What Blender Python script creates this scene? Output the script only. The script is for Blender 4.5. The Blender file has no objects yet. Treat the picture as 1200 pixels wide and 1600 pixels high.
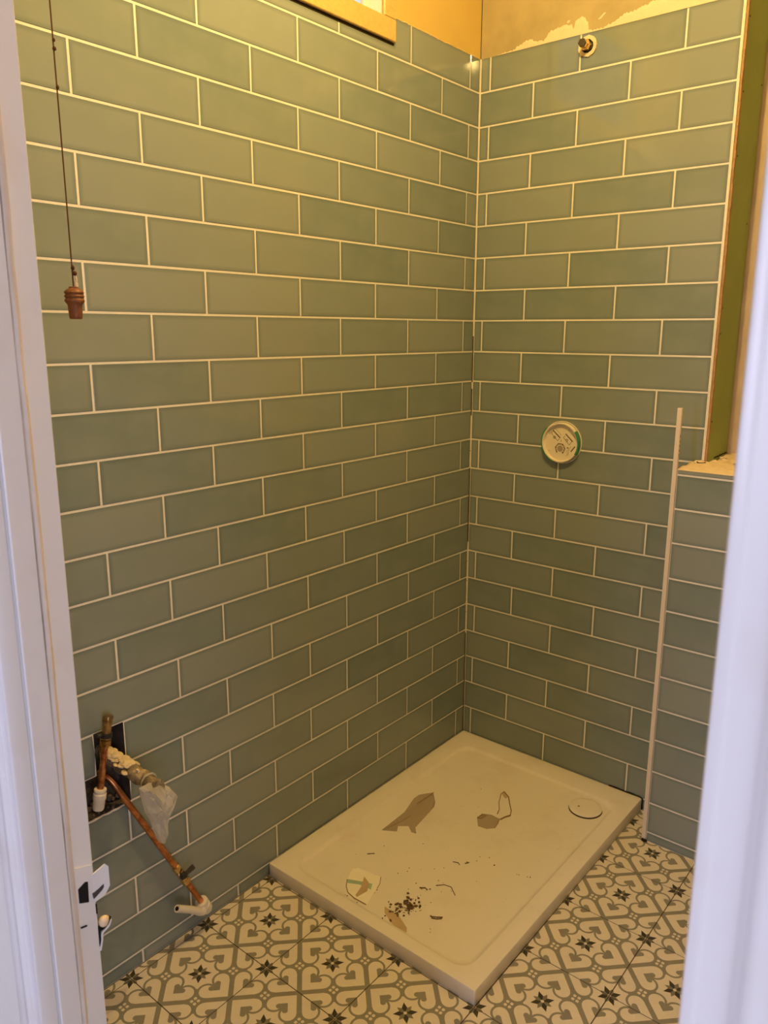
import bpy, bmesh, math, random
from mathutils import Vector, Matrix
C = bpy.context.scene.collection
random.seed(7)

# ------------------------------------------------------------------ camera
scene = bpy.context.scene
cam_d = bpy.data.cameras.new('camera')
cam = bpy.data.objects.new('camera', cam_d); C.objects.link(cam)
RIGHT = Vector((0.773483, 0.63381, 0.003169)); DOWN = Vector((0.141657, -0.167997, -0.975556)); FWD = Vector((-0.617785, 0.755025, -0.219726))
M = Matrix.Identity(4)
for i in range(3):
    M[i][0] = RIGHT[i]; M[i][1] = -DOWN[i]; M[i][2] = -FWD[i]
    M[i][3] = (1.53013, -2.33352, 1.55297)[i]
cam.matrix_world = M
cam_d.sensor_fit = 'VERTICAL'; cam_d.sensor_height = 36.0
cam_d.lens = 36.0 * 1219.59 / 1600.0
cam_d.shift_x = -(606.9 - 600.0) / 1600.0
cam_d.shift_y = -(800.0 - 792.8) / 1600.0
cam_d.clip_start = 0.02
cam_d.dof.use_dof = True
cam_d.dof.focus_distance = 2.1
cam_d.dof.aperture_fstop = cam_d.lens / 2.2      # a phone lens: about 2 mm of glass
scene.camera = cam

# ------------------------------------------------------------------ world, lamps, exposure
w = bpy.data.worlds.new('sky'); scene.world = w; w.use_nodes = True
bg = w.node_tree.nodes['Background']
bg.inputs[0].default_value = (0.62, 0.80, 1.0, 1); bg.inputs[1].default_value = 0.95
scene.view_settings.view_transform = 'Standard'; scene.view_settings.look = 'None'
scene.view_settings.gamma = 1.0; scene.view_settings.use_curve_mapping = False
scene.view_settings.exposure = 0.0

def light(name, kind, loc, energy, color, **kw):
    d = bpy.data.lights.new(name, kind); d.energy = energy; d.color = color
    for k, v in kw.items(): setattr(d, k, v)
    o = bpy.data.objects.new(name, d); C.objects.link(o); o.location = loc
    return o
# warm bulb hanging from the bathroom ceiling, above the frame
light('ceiling_bulb', 'POINT', (0.76, -1.09, 2.80), 58.0, (1.0, 0.665, 0.215), shadow_soft_size=0.015)
# daylight from the window at the end of the hall, behind the camera
hall = light('hall_window_light', 'AREA', (0.6, -5.4, 1.7), 58.0, (0.77, 0.76, 1.0), shape='RECTANGLE', size=1.2, size_y=1.5)
hall.rotation_euler = (Vector((1.0, -2.0, 1.1)) - hall.location).to_track_quat('-Z', 'Y').to_euler()

side = light('hall_side_fill_light', 'AREA', (3.5, -3.0, 1.5), 31.0, (0.77, 0.80, 1.0), shape='RECTANGLE', size=0.9, size_y=1.5)  # added cool fill for the lower left tiles and jamb, no window known here
side.rotation_euler = (Vector((0.5, -1.75, 0.9)) - side.location).to_track_quat('-Z', 'Y').to_euler()

# ------------------------------------------------------------------ helpers
def tag(o, label=None, cat=None, group=None, kind=None):
    if label: o['label'] = label
    if cat: o['category'] = cat
    if group: o['group'] = group
    if kind: o['kind'] = kind
    return o
def link(name, me, mat=None, parent=None):
    o = bpy.data.objects.new(name, me); C.objects.link(o)
    if mat is not None and len(me.materials) == 0: me.materials.append(mat)
    if parent is not None: o.parent = parent
    return o
def empty(name, loc=(0, 0, 0)):
    o = bpy.data.objects.new(name, None); C.objects.link(o); o.location = loc; o.empty_display_size = 0.05
    return o
def obj(name, bm, mat, parent=None, smooth=False):
    bmesh.ops.recalc_face_normals(bm, faces=bm.faces[:])
    me = bpy.data.meshes.new(name); bm.to_mesh(me); bm.free()
    if smooth:
        me.polygons.foreach_set('use_smooth', [True] * len(me.polygons))
        me.set_sharp_from_angle(angle=math.radians(40))
    o = link(name, me, mat)
    if parent is not None:
        o.parent = parent
        o.matrix_parent_inverse = Matrix.Translation(parent.location).inverted()
    return o
def box(bm, lo, hi, bev=0.0, seg=1):
    vs = [bm.verts.new((x, y, z)) for x in (lo[0], hi[0]) for y in (lo[1], hi[1]) for z in (lo[2], hi[2])]
    fs = [bm.faces.new([vs[i] for i in q]) for q in ((0, 1, 3, 2), (4, 6, 7, 5), (0, 4, 5, 1), (2, 3, 7, 6), (0, 2, 6, 4), (1, 5, 7, 3))]
    if bev:
        es = list({e for f in fs for e in f.edges})
        bmesh.ops.bevel(bm, geom=es, offset=bev, segments=seg, affect='EDGES', profile=0.5)
def frame_of(d):
    d = d.normalized(); a = Vector((0, 0, 1)) if abs(d.z) < 0.9 else Vector((1, 0, 0))
    u = d.cross(a).normalized(); return u, d.cross(u).normalized()
def lathe(bm, p0, d, prof, n=24, cap=True):
    """prof: (distance along d, radius)"""
    p0 = Vector(p0); d = Vector(d).normalized(); u, v = frame_of(d)
    rings = []
    for t, r in prof:
        c = p0 + d * t
        rings.append([bm.verts.new(c + (u * math.cos(2 * math.pi * i / n) + v * math.sin(2 * math.pi * i / n)) * max(r, 1e-5)) for i in range(n)])
    for a, b in zip(rings, rings[1:]):
        for i in range(n): bm.faces.new((a[i], a[(i + 1) % n], b[(i + 1) % n], b[i]))
    if cap:
        bm.faces.new(rings[0][::-1]); bm.faces.new(rings[-1])
    return rings
def catmull(pts, per=6):
    P = [Vector(p) for p in pts]; P = [2 * P[0] - P[1]] + P + [2 * P[-1] - P[-2]]; out = []
    for i in range(1, len(P) - 2):
        for k in range(per):
            t = k / per; a, b, c, d = P[i - 1:i + 3]
            out.append(0.5 * ((2 * b) + (c - a) * t + (2 * a - 5 * b + 4 * c - d) * t * t + (3 * b - a - 3 * c + d) * t ** 3))
    out.append(P[-2]); return out
def tube(bm, pts, r, n=12, cap=True, jitter=0.0):
    P = [Vector(p) for p in pts]; rings = []; u = None
    for i, p in enumerate(P):
        d = (P[min(i + 1, len(P) - 1)] - P[max(i - 1, 0)]).normalized()
        if u is None: u, _ = frame_of(d)
        u = (u - d * u.dot(d)).normalized(); v = d.cross(u)
        rr = r(i / (len(P) - 1)) if callable(r) else r
        rings.append([bm.verts.new(p + (u * math.cos(2 * math.pi * k / n) + v * math.sin(2 * math.pi * k / n)) * rr * (1 + random.uniform(-jitter, jitter))) for k in range(n)])
    for a, b in zip(rings, rings[1:]):
        for k in range(n): bm.faces.new((a[k], a[(k + 1) % n], b[(k + 1) % n], b[k]))
    if cap: bm.faces.new(rings[0][::-1]); bm.faces.new(rings[-1])
def lump(bm, c, r, sub=1, squash=(1, 1, 1), jit=0.25):
    g = bmesh.ops.create_icosphere(bm, subdivisions=sub, radius=1.0)
    for v in g['verts']:
        k = 1 + random.uniform(-jit, jit)
        v.co = Vector(c) + Vector((v.co.x * squash[0], v.co.y * squash[1], v.co.z * squash[2])) * r * k
def slab(bm, ax, front, depth, us, vs, skip, sign):
    """grid of faces on the plane axis=front (other two axes in order), holes where skip(u,v), pushed back by depth"""
    vert = {}
    def V(i, j):
        if (i, j) not in vert:
            co = [us[i], vs[j]]; co.insert(ax, front); vert[i, j] = bm.verts.new(co)
        return vert[i, j]
    fs = []
    for i in range(len(us) - 1):
        for j in range(len(vs) - 1):
            if skip((us[i] + us[i + 1]) / 2, (vs[j] + vs[j + 1]) / 2): continue
            fs.append(bm.faces.new((V(i, j), V(i + 1, j), V(i + 1, j + 1), V(i, j + 1))))
    r = bmesh.ops.extrude_face_region(bm, geom=fs)
    off = [0, 0, 0]; off[ax] = sign * depth
    bmesh.ops.translate(bm, vec=off, verts=[e for e in r['geom'] if isinstance(e, bmesh.types.BMVert)])
def flat(bm, poly, z, th, ax=2):
    """a thin sheet with the given outline"""
    def P(a, b, c):
        co = [a, b]; co.insert(ax, c); return co
    lo = [bm.verts.new(P(a, b, z)) for a, b in poly]; hi = [bm.verts.new(P(a, b, z + th)) for a, b in poly]
    n = len(poly)
    for i in range(n): bm.faces.new((lo[i], lo[(i + 1) % n], hi[(i + 1) % n], hi[i]))
    fl = [bm.faces.new(lo[::-1]), bm.faces.new(hi)]
    bmesh.ops.triangulate(bm, faces=fl)

# ------------------------------------------------------------------ materials
class NT:
    def __init__(s, name, rough=0.5, spec=0.5, metal=0.0):
        s.m = bpy.data.materials.new(name); s.m.use_nodes = True; s.t = s.m.node_tree
        s.b = s.t.nodes['Principled BSDF']
        s.b.inputs['Roughness'].default_value = rough; s.b.inputs['Metallic'].default_value = metal
        s.b.inputs['Specular IOR Level'].default_value = spec
    def node(s, kind, **kw):
        n = s.t.nodes.new(kind)
        for k, v in kw.items(): setattr(n, k, v)
        return n
    def put(s, sock, v):
        if isinstance(v, bpy.types.NodeSocket): s.t.links.new(v, sock)
        else:
            if hasattr(sock.default_value, '__len__') and not hasattr(v, '__len__'): v = (v,) * len(sock.default_value)
            sock.default_value = v
    def m_(s, op, a, b=None, c=None):
        n = s.node('ShaderNodeMath', operation=op); s.put(n.inputs[0], a)
        if b is not None: s.put(n.inputs[1], b)
        if c is not None: s.put(n.inputs[2], c)
        return n.outputs[0]
    def add(s, a, b): return s.m_('ADD', a, b)
    def sub(s, a, b): return s.m_('SUBTRACT', a, b)
    def mul(s, a, b): return s.m_('MULTIPLY', a, b)
    def mn(s, a, b): return s.m_('MINIMUM', a, b)
    def mx(s, a, b): return s.m_('MAXIMUM', a, b)
    def lt(s, a, b): return s.m_('LESS_THAN', a, b)
    def gt(s, a, b): return s.m_('GREATER_THAN', a, b)
    def mix(s, f, a, b, blend='MIX'):
        n = s.node('ShaderNodeMix', data_type='RGBA', blend_type=blend); s.put(n.inputs[0], f)
        for i, v in ((6, a), (7, b)): s.put(n.inputs[i], v if isinstance(v, bpy.types.NodeSocket) else tuple(v) + (1,))
        return n.outputs[2]
    def noise(s, scale, detail=3, rough=0.5, coord=None, dist=0.0):
        n = s.node('ShaderNodeTexNoise'); n.inputs['Scale'].default_value = scale; n.inputs['Detail'].default_value = detail
        n.inputs['Roughness'].default_value = rough; n.inputs['Distortion'].default_value = dist
        s.t.links.new(coord if coord is not None else s.coord(), n.inputs['Vector']); return n.outputs['Fac']
    def coord(s, which='Object'):
        if not hasattr(s, '_tc'): s._tc = s.node('ShaderNodeTexCoord')
        return s._tc.outputs[which]
    def xyz(s, v):
        n = s.node('ShaderNodeSeparateXYZ'); s.t.links.new(v, n.inputs[0]); return n.outputs
    def ramp(s, f, a, b):
        n = s.node('ShaderNodeMapRange', clamp=True); s.put(n.inputs[0], f); n.inputs[1].default_value = a; n.inputs[2].default_value = b
        return n.outputs[0]
    def base(s, v): s.put(s.b.inputs['Base Color'], v if isinstance(v, bpy.types.NodeSocket) else tuple(v) + (1,)); return s
    def bump(s, h, strength=0.3, dist=0.002):
        n = s.node('ShaderNodeBump'); n.inputs['Strength'].default_value = strength; n.inputs['Distance'].default_value = dist
        s.put(n.inputs['Height'], h); s.t.links.new(n.outputs[0], s.b.inputs['Normal']); return s

def plain(name, col, rough=0.5, spec=0.5, metal=0.0, var=0.12, scale=30, bump=0.0):
    n = NT(name, rough, spec, metal)
    f = n.noise(scale)
    n.base(n.mix(f, [c * (1 - var) for c in col], [min(1, c * (1 + var)) for c in col]))
    if bump: n.bump(n.noise(scale * 3), bump, 0.002)
    return n.m

def make_tile():
    n = NT('glazed_tile', 0.05, 0.5)
    info = n.node('ShaderNodeObjectInfo'); rnd = info.outputs['Random']
    at = n.node('ShaderNodeAttribute'); at.attribute_name = 'edge'
    e = at.outputs['Fac']                                        # 0 at the rim of the face, 1 inside: the glaze pools at the rim
    tone = n.mix(rnd, (0.188, 0.242, 0.238), (0.270, 0.314, 0.306))
    cl = n.noise(9.0, 2, 0.5)
    tone = n.mix(n.ramp(cl, 0.35, 0.7), tone, n.mix(0.5, tone, (0.278, 0.318, 0.308)))
    rim = n.mix(e, n.mix(0.42, tone, (0.09, 0.13, 0.135)), tone)
    n.base(rim)
    n.bump(n.noise(7.0, 1, 0.4), 0.05, 0.004)
    n.b.inputs['Coat Weight'].default_value = 0.0
    return n.m
TILE = make_tile()
GROUT = plain('cream_grout', (0.80, 0.77, 0.72), 0.55, 0.4, var=0.06, scale=60, bump=0.15)
BEAD = plain('grout_bead', (0.78, 0.73, 0.66), 0.6, 0.3, var=0.08, scale=80)
YELLOW = plain('yellow_painted_plaster', (0.66, 0.48, 0.15), 0.6, 0.3, var=0.05, scale=12, bump=0.08)
def make_bare():
    n = NT('bare_brown_plaster', 0.75, 0.2)
    n.base(n.mix(n.ramp(n.noise(6, 5, 0.6), 0.3, 0.7), (0.38, 0.32, 0.18), (0.50, 0.42, 0.24))); n.bump(n.noise(70, 3), 0.2, 0.002); return n.m
BARE = make_bare()
FILLER = plain('pale_filler', (0.78, 0.66, 0.50), 0.8, 0.2, var=0.07, scale=40, bump=0.4)
WHITEWALL = plain('white_wall', (0.78, 0.76, 0.72), 0.7, 0.3, var=0.04)
def make_gloss_white():
    n = NT('white_gloss_paint', 0.28, 0.5)
    x = n.xyz(n.coord())
    dirt = n.mul(n.ramp(n.noise(9, 4, 0.6), 0.52, 0.78), 0.35)
    n.base(n.mix(dirt, (0.80, 0.79, 0.80), (0.66, 0.58, 0.50))); n.bump(n.noise(45, 2), 0.08, 0.002); return n.m
GLOSS = make_gloss_white()
GRIME = plain('grimy_paint', (0.66, 0.57, 0.48), 0.5, 0.3, var=0.12, scale=40)
def make_tray():
    n = NT('white_tray_resin', 0.38, 0.4)
    d1 = n.mul(n.ramp(n.noise(5, 6, 0.7), 0.55, 0.80), 0.35)
    d2 = n.mul(n.ramp(n.noise(38, 5, 0.7), 0.62, 0.75), 0.3)
    n.base(n.mix(n.mx(d1, d2), (0.80, 0.76, 0.70), (0.56, 0.46, 0.34))); n.bump(n.noise(150, 2), 0.05, 0.001); return n.m
TRAY = make_tray()
COPPER = None
def metal(name, a, b, rough, scale=40):
    n = NT(name, rough, 0.5, 1.0); n.base(n.mix(n.ramp(n.noise(scale, 4, 0.65), 0.35, 0.65), a, b)); return n.m
COPPER = metal('aged_copper', (0.32, 0.12, 0.055), (0.72, 0.33, 0.17), 0.32)
BRASS = metal('brass', (0.55, 0.38, 0.16), (0.83, 0.64, 0.36), 0.25)
CHROME = metal('dull_steel', (0.45, 0.42, 0.38), (0.7, 0.67, 0.62), 0.3)
PUSHFIT = plain('white_plastic', (0.78, 0.73, 0.66), 0.35, 0.5, var=0.04)
BLACK = plain('black_plastic', (0.018, 0.017, 0.018), 0.4, 0.5, var=0.2)
DARKHOLE = plain('dark_hole', (0.012, 0.011, 0.012), 0.7, 0.2, var=0.2)
MASONRY = plain('dark_masonry', (0.085, 0.072, 0.062), 0.9, 0.2, var=0.6, scale=45, bump=0.8)
def make_mortar():
    n = NT('mortar_crusted_pipe', 0.9, 0.15)
    f = n.ramp(n.noise(28, 5, 0.7), 0.44, 0.66)
    n.base(n.mix(f, (0.16, 0.13, 0.09), (0.52, 0.42, 0.28))); n.bump(n.noise(90, 4, 0.7), 0.9, 0.006); return n.m
MORTAR = make_mortar()
SAND = plain('sandy_mortar', (0.74, 0.62, 0.44), 0.9, 0.15, var=0.2, scale=50, bump=0.6)
def make_wood(name, a, b, sc, rough=0.5):
    n = NT(name, rough, 0.4)
    mp = n.node('ShaderNodeMapping'); mp.inputs['Scale'].default_value = sc; n.t.links.new(n.coord(), mp.inputs['Vector'])
    n.base(n.mix(n.ramp(n.noise(6, 4, 0.6, mp.outputs[0], 0.6), 0.3, 0.7), a, b)); return n.m
PULLWOOD = make_wood('turned_wood', (0.13, 0.048, 0.02), (0.25, 0.095, 0.04), (40, 40, 8))
FRAMEWOOD = make_wood('yellow_painted_wood', (0.58, 0.41, 0.14), (0.70, 0.50, 0.18), (4, 14, 14), 0.4)
CORD = plain('brown_cord', (0.09, 0.035, 0.015), 0.8, 0.2, var=0.3, scale=300)
def make_green():
    n = NT('green_moisture_board', 0.75, 0.25)
    n.base(n.mix(n.ramp(n.noise(5, 4, 0.6), 0.3, 0.7), (0.27, 0.37, 0.14), (0.33, 0.43, 0.18))); n.bump(n.noise(60, 2), 0.1, 0.001); return n.m
GREEN = make_green()
PAPER = plain('brown_board_edge', (0.40, 0.26, 0.13), 0.85, 0.2, var=0.35, scale=60, bump=0.4)
TRIM = plain('cream_tile_trim', (0.74, 0.67, 0.60), 0.4, 0.5, var=0.04)
SLOT = plain('dark_slot', (0.30, 0.25, 0.20), 0.8, 0.2)
VALVE = plain('cream_cap_plastic', (0.82, 0.76, 0.64), 0.4, 0.4, var=0.03)
VGREEN = plain('green_plastic', (0.05, 0.26, 0.13), 0.4, 0.5, var=0.1)
INK = plain('printed_ink', (0.12, 0.08, 0.05), 0.7, 0.2)
INKG = plain('grey_printed_ink', (0.40, 0.34, 0.26), 0.7, 0.2)
def make_sheet(name, col, alpha, rough=0.3, trans=0.0):
    n = NT(name, rough, 0.5)
    f = n.noise(60, 3)
    n.base(n.mix(f, [c * 0.85 for c in col], col)); n.put(n.b.inputs['Alpha'], alpha)
    if trans:
        tr = n.node('ShaderNodeBsdfTranslucent'); tr.inputs[0].default_value = tuple(col) + (1,)
        ms = n.node('ShaderNodeMixShader'); ms.inputs[0].default_value = trans
        out = n.t.nodes['Material Output']
        n.t.links.new(n.b.outputs[0], ms.inputs[1]); n.t.links.new(tr.outputs[0], ms.inputs[2]); n.t.links.new(ms.outputs[0], out.inputs[0])
    return n.m
BAG = make_sheet('clear_polythene', (0.82, 0.78, 0.70), 0.5, 0.2)
FILM = make_sheet('tan_film', (0.55, 0.43, 0.28), 0.36, 0.25)
STICK = plain('cream_sticker', (0.90, 0.86, 0.74), 0.5, 0.4, var=0.06)
TEAL = plain('teal_print', (0.38, 0.52, 0.40), 0.5, 0.4)
TAN = plain('tan_print', (0.50, 0.38, 0.24), 0.6, 0.3, var=0.2)
CRUMB = plain('dark_dirt', (0.13, 0.085, 0.045), 0.9, 0.1, var=0.5, scale=80)
CREASE = plain('film_crease', (0.26, 0.17, 0.09), 0.6, 0.3)
FGROUT = plain('dark_floor_grout', (0.085, 0.062, 0.040), 0.9, 0.2, var=0.2)
CARPET = plain('hall_floor_boards', (0.30, 0.26, 0.24), 0.7, 0.2, var=0.1)
EDGEDARK = plain('dark_gap', (0.03, 0.02, 0.012), 0.9, 0.1)  # near-black for gaps, cracks and small dark spots

def make_floor_tile():
    n = NT('patterned_floor_tile', 0.42, 0.4)
    u, v, _ = n.xyz(n.coord('UV'))
    a = n.add(u, v); b = n.sub(u, v)
    fold = lambda q: n.m_('ABSOLUTE', n.sub(q, n.m_('ROUND', q)))
    fa, fb = fold(a), fold(b)
    X = n.mx(fa, fb); Y = n.mn(fa, fb)
    # hearts: lobe disc, outline ring, bands between the cells
    cx, cy, r, w = 0.346, 0.146, 0.112, 0.034
    dist = lambda px, py: n.m_('SQRT', n.add(n.m_('POWER', n.m_('ABSOLUTE', n.sub(X, px)), 2.0), n.m_('POWER', n.m_('ABSOLUTE', n.sub(Y, py)), 2.0)))
    d = dist(cx, cy)
    band = n.gt(X, 0.462)
    corner = n.mul(n.mul(n.gt(d, r), n.gt(X, cx)), n.lt(Y, cy))
    ring = n.mul(n.mul(n.gt(d, r), n.lt(d, r + w)), n.mx(n.lt(Y, cy), n.lt(X, 0.252)))
    ax_ = n.mul(n.mul(n.lt(Y, 0.018), n.gt(X, cx - 0.06)), n.gt(d, r))
    sp1 = n.lt(dist(0.296, 0.208), 0.042)
    sp2 = n.mul(n.mul(n.lt(X, 0.336), n.gt(n.add(X, Y), 0.455)), n.gt(Y, n.add(0.215, n.mul(0.0, X))))
    grey = n.mx(n.mx(n.mx(band, corner), n.mx(ring, ax_)), n.mx(sp1, sp2))
    # the four pale dots where two bands meet the lobes
    dia = lambda px, py, s: n.lt(n.m_('POWER', n.add(n.m_('POWER', n.m_('ABSOLUTE', n.sub(X, px)), 1.5), n.m_('POWER', n.m_('ABSOLUTE', n.sub(Y, py)), 1.5)), 0.6667), s)
    dots = n.mx(dia(0.452, 0.0, 0.026), dia(0.5, 0.048, 0.026))
    grey = n.mul(grey, n.sub(1.0, dots))
    # the star in the middle of each cell
    pet = n.lt(Y, n.mul(0.043, n.mn(n.mul(n.sub(X, 0.012), 12.0), n.mul(n.sub(0.180, X), 10.0))))
    dd = n.mul(n.add(X, Y), 0.7071); ww = n.mul(n.sub(X, Y), 0.7071)
    pet2 = n.lt(ww, n.mul(0.036, n.mn(n.mul(dd, 14.0), n.mul(n.sub(0.150, dd), 14.0))))
    eye = n.lt(n.m_('SQRT', n.add(n.mul(X, X), n.mul(Y, Y))), 0.024)
    mot = n.noise(90, 3)
    cream = n.mix(mot, (0.68, 0.62, 0.53), (0.76, 0.70, 0.61))
    gcol = n.mix(mot, (0.235, 0.225, 0.185), (0.285, 0.272, 0.225))
    c = n.mix(grey, cream, gcol)
    c = n.mix(pet2, c, (0.20, 0.19, 0.14))
    c = n.mix(pet, c, (0.045, 0.04, 0.026))
    c = n.mix(eye, c, (0.70, 0.64, 0.54))
    n.base(c); return n.m
FTILE = make_floor_tile()

# ------------------------------------------------------------------ wall layout (metres; corner of the shower at the origin)
ZK = [2.4100, 2.3099, 2.2060, 2.1033, 2.0005, 1.8982, 1.7961, 1.6905, 1.5902, 1.4860, 1.3844, 1.2807, 1.1796, 1.0756, 0.9733, 0.8703, 0.7680, 0.6639, 0.5597, 0.4561, 0.3527, 0.2495, 0.1457, 0.0384]
SL = [0.0, -0.0022, 0.0012, 0.002, 0.0046, 0.0046, 0.0032, 0.0069, 0.0055, 0.0073, 0.0038, 0.007, 0.0042, 0.0034, -0.0011, -0.0004, -0.0102, -0.0032, -0.0088, -0.0015, -0.0081, -0.004, -0.0055, -0.0087]
SR = [0.0035, 0.0065, 0.0035, 0.0051, 0.0027, 0.0, 0.0019, 0.0042, -0.0012, 0.0009, -0.0014, -0.0009, 0.0001, -0.0069, -0.001, -0.007, 0.0, 0.0, 0.0013, -0.0037, -0.0015, -0.0038, -0.0023, 0.0]
AL, PL, AR, PR = 0.0583, 0.3070, 0.0342, 0.3124
GAP = 0.0026                                   # half a grout joint
X_GREEN, Z_LEDGE, Y_LOW, X_LOW = 0.820, 1.178, -0.152, 0.791
X_RIGHT, Z_CEIL, Y_FRONT, Y_HALL = 1.75, 3.00, -1.903, -1.967
WIN = (-1.30, -0.447, 2.344, 2.76)             # window casing: y0, y1, z0, z1

def inset(poly, d):
    out = []; n = len(poly)
    for i in range(n):
        a, b, c = Vector(poly[i - 1]), Vector(poly[i]), Vector(poly[(i + 1) % n])
        e1 = (b - a).normalized(); e2 = (c - b).normalized()
        n1 = Vector((-e1.y, e1.x)); n2 = Vector((-e2.y, e2.x))
        out.append(tuple(b + (n1 + n2) * d / max(0.3, 1 + n1.dot(n2))))
    return out
mesh_cache = {}
def tile_mesh(poly, thick=0.008):
    """outline (x, z) counter-clockwise seen from the room, face at y=0 towards -y; glaze rim, rounded arris"""
    key = tuple((round(a, 4), round(b, 4)) for a, b in poly)
    if key in mesh_cache: return mesh_cache[key]
    wmin = min(max(p[0] for p in poly) - min(p[0] for p in poly), max(p[1] for p in poly) - min(p[1] for p in poly))
    rim = min(0.011, 0.3 * wmin); bv = 0.0008
    rings = [(poly, thick, 0), (poly, 0.0007, 0), (inset(poly, bv * 0.35), 0.0003, 0), (inset(poly, bv), 0.0, 0), (inset(poly, rim), 0.0, 1)]
    vs, fs, at = [], [], []; n = len(poly)
    for ring, y, e in rings:
        vs += [(x, y, z) for x, z in ring]; at += [float(e)] * n
    for k in range(len(rings) - 1):
        for i in range(n):
            j = (i + 1) % n
            fs.append((k * n + i, k * n + j, (k + 1) * n + j, (k + 1) * n + i))
    b = (len(rings) - 1) * n
    fs.append(tuple(range(b, b + n)))
    me = bpy.data.meshes.new('tile'); me.from_pydata(vs, [], fs)
    me.attributes.new('edge', 'FLOAT', 'POINT').data.foreach_set('value', at)
    me.materials.append(TILE); mesh_cache[key] = me
    return me
def put_tile(parent, poly, place, rotz):
    """poly in wall coordinates (u along the wall, z up)"""
    cu = sum(p[0] for p in poly) / len(poly); cz = sum(p[1] for p in poly) / len(poly)
    o = link('tile', tile_mesh([(a - cu, b - cz) for a, b in poly]), None, parent)
    o.location = place(cu, cz)
    o.rotation_euler = (random.gauss(0, 0.0011), 0, rotz + random.gauss(0, 0.0011))
    return o
def rect(u0, u1, z0, z1): return [(u0, z0), (u1, z0), (u1, z1), (u0, z1)]
def course(k): return (ZK[k + 1] + GAP if k < 23 else 0.0015), ZK[k] - (GAP if k else 0.0)

# ------------------------------------------------------------------ wall_left: tiled, with the window and the open hole round the pipes
HOLE = ((-1.512, -1.4366, 0.5597, 0.6639), (-1.5845, -1.431, 0.4561, 0.5597))
def in_hole(y, z): return any(a < y < b and c < z < d for a, b, c, d in HOLE)
bm = bmesh.new()
slab(bm, 0, -0.0009, 0.072, [Y_FRONT, -1.5845, -1.512, WIN[0] + 0.03, -1.4366 + 0.0, -1.431, WIN[1] - 0.03, 0.25][:3] + [-1.4366, -1.431, WIN[0] + 0.03, WIN[1] - 0.03, 0.25],
     [0.0, 0.4561, 0.5597, 0.6639, WIN[2] + 0.03, 2.4095, WIN[3], Z_CEIL],
     lambda y, z: in_hole(y, z) or (WIN[0] + 0.03 < y < WIN[1] - 0.03 and WIN[2] + 0.03 < z < WIN[3]), -1)
wall_left = obj('wall_left', bm, GROUT); tag(wall_left, kind='structure')
wall_left.data.materials.append(YELLOW); wall_left.data.materials.append(MASONRY)
for p in wall_left.data.polygons:
    if p.center.z > 2.41: p.material_index = 1
    elif 0.4 < p.center.z < 0.7 and -1.6 < p.center.y < -1.42 and abs(p.normal.x) < 0.5: p.material_index = 2
place_l = lambda u, z: (0.0, u, z)
for k in range(24):
    z0, z1 = course(k)
    s = [AL + SL[k] + (m + (k % 2) * 0.5) * PL for m in range(0, 7)]
    ends = [0.0035] + [q for q in s] + [9]
    for a, b in zip(ends, ends[1:]):
        u1 = -a - (GAP if a > 0.004 else 0); u0 = max(-b + GAP, Y_FRONT + 0.004)
        if u1 - u0 < 0.01: continue
        if k == 0 and u0 < WIN[1]:                               # cut round the window casing
            if u1 < WIN[1] + 0.002 and u0 > WIN[0]: put_tile(wall_left, rect(u0, u1, z0, WIN[2] - 0.007), place_l, math.pi / 2)
            elif u1 > WIN[1]: put_tile(wall_left, [(u0, z0), (u1, z0), (u1, z1), (WIN[1] + 0.002, z1), (WIN[1] + 0.002, WIN[2] - 0.007), (u0, WIN[2] - 0.007)], place_l, math.pi / 2)
            elif u0 <= WIN[0] <= u1: put_tile(wall_left, rect(u0, u1, z0, WIN[2] - 0.007), place_l, math.pi / 2)
            else: put_tile(wall_left, rect(u0, u1, z0, z1), place_l, math.pi / 2)
            continue
        if k in (17, 18) and u0 < -1.45 and u1 > -1.5:
            h = HOLE[k - 17]
            if h[0] - u0 > 0.02: put_tile(wall_left, [(u0, z0), (h[0] - 0.004, z0), (h[0], z0 + 0.05), (h[0] - 0.003, z1), (u0, z1)], place_l, math.pi / 2)
            if u1 - h[1] > 0.02: put_tile(wall_left, [(h[1], z0), (u1, z0), (u1, z1), (h[1] + 0.012, z1), (h[1] + 0.004, z0 + 0.06)], place_l, math.pi / 2)
            continue
        put_tile(wall_left, rect(u0, u1, z0, z1), place_l, math.pi / 2)
# rough masonry inside the hole
bm = bmesh.new(); n = 14; g = {}
for i in range(n + 1):
    for j in range(n + 1):
        g[i, j] = bm.verts.new((-0.052 + random.uniform(-0.010, 0.010), -1.59 + 0.165 * i / n, 0.45 + 0.22 * j / n))
for i in range(n):
    for j in range(n): bm.faces.new((g[i, j], g[i + 1, j], g[i + 1, j + 1], g[i, j + 1]))
o = obj('hole_masonry', bm, MASONRY, wall_left)
for p in o.data.polygons: p.use_smooth = False
bm = bmesh.new()
for i in range(38):
    lump(bm, (-0.035 + random.uniform(-.006, .006), random.uniform(-1.575, -1.435), 0.462 + abs(random.gauss(0, 0.006))), random.uniform(0.003, 0.009))
for i in range(14):
    lump(bm, (random.uniform(-0.02, -0.004), random.uniform(-1.56, -1.44), 0.4575), random.uniform(0.002, 0.0045))
obj('hole_rubble', bm, plain('rubble', (0.13, 0.10, 0.075), 0.95, 0.1, var=0.6, scale=60), wall_left)['kind'] = 'stuff'
# mortar smear under the hole and a lip of grout along the broken tile edge
bm = bmesh.new(); pts = [(0.0002, -1.58 + i * 0.0125, 0.4545 + random.uniform(-0.0012, 0.0012)) for i in range(13)]
tube(bm, pts, 0.0022, 6, jitter=0.35); obj('broken_grout', bm, BEAD, wall_left)
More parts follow.
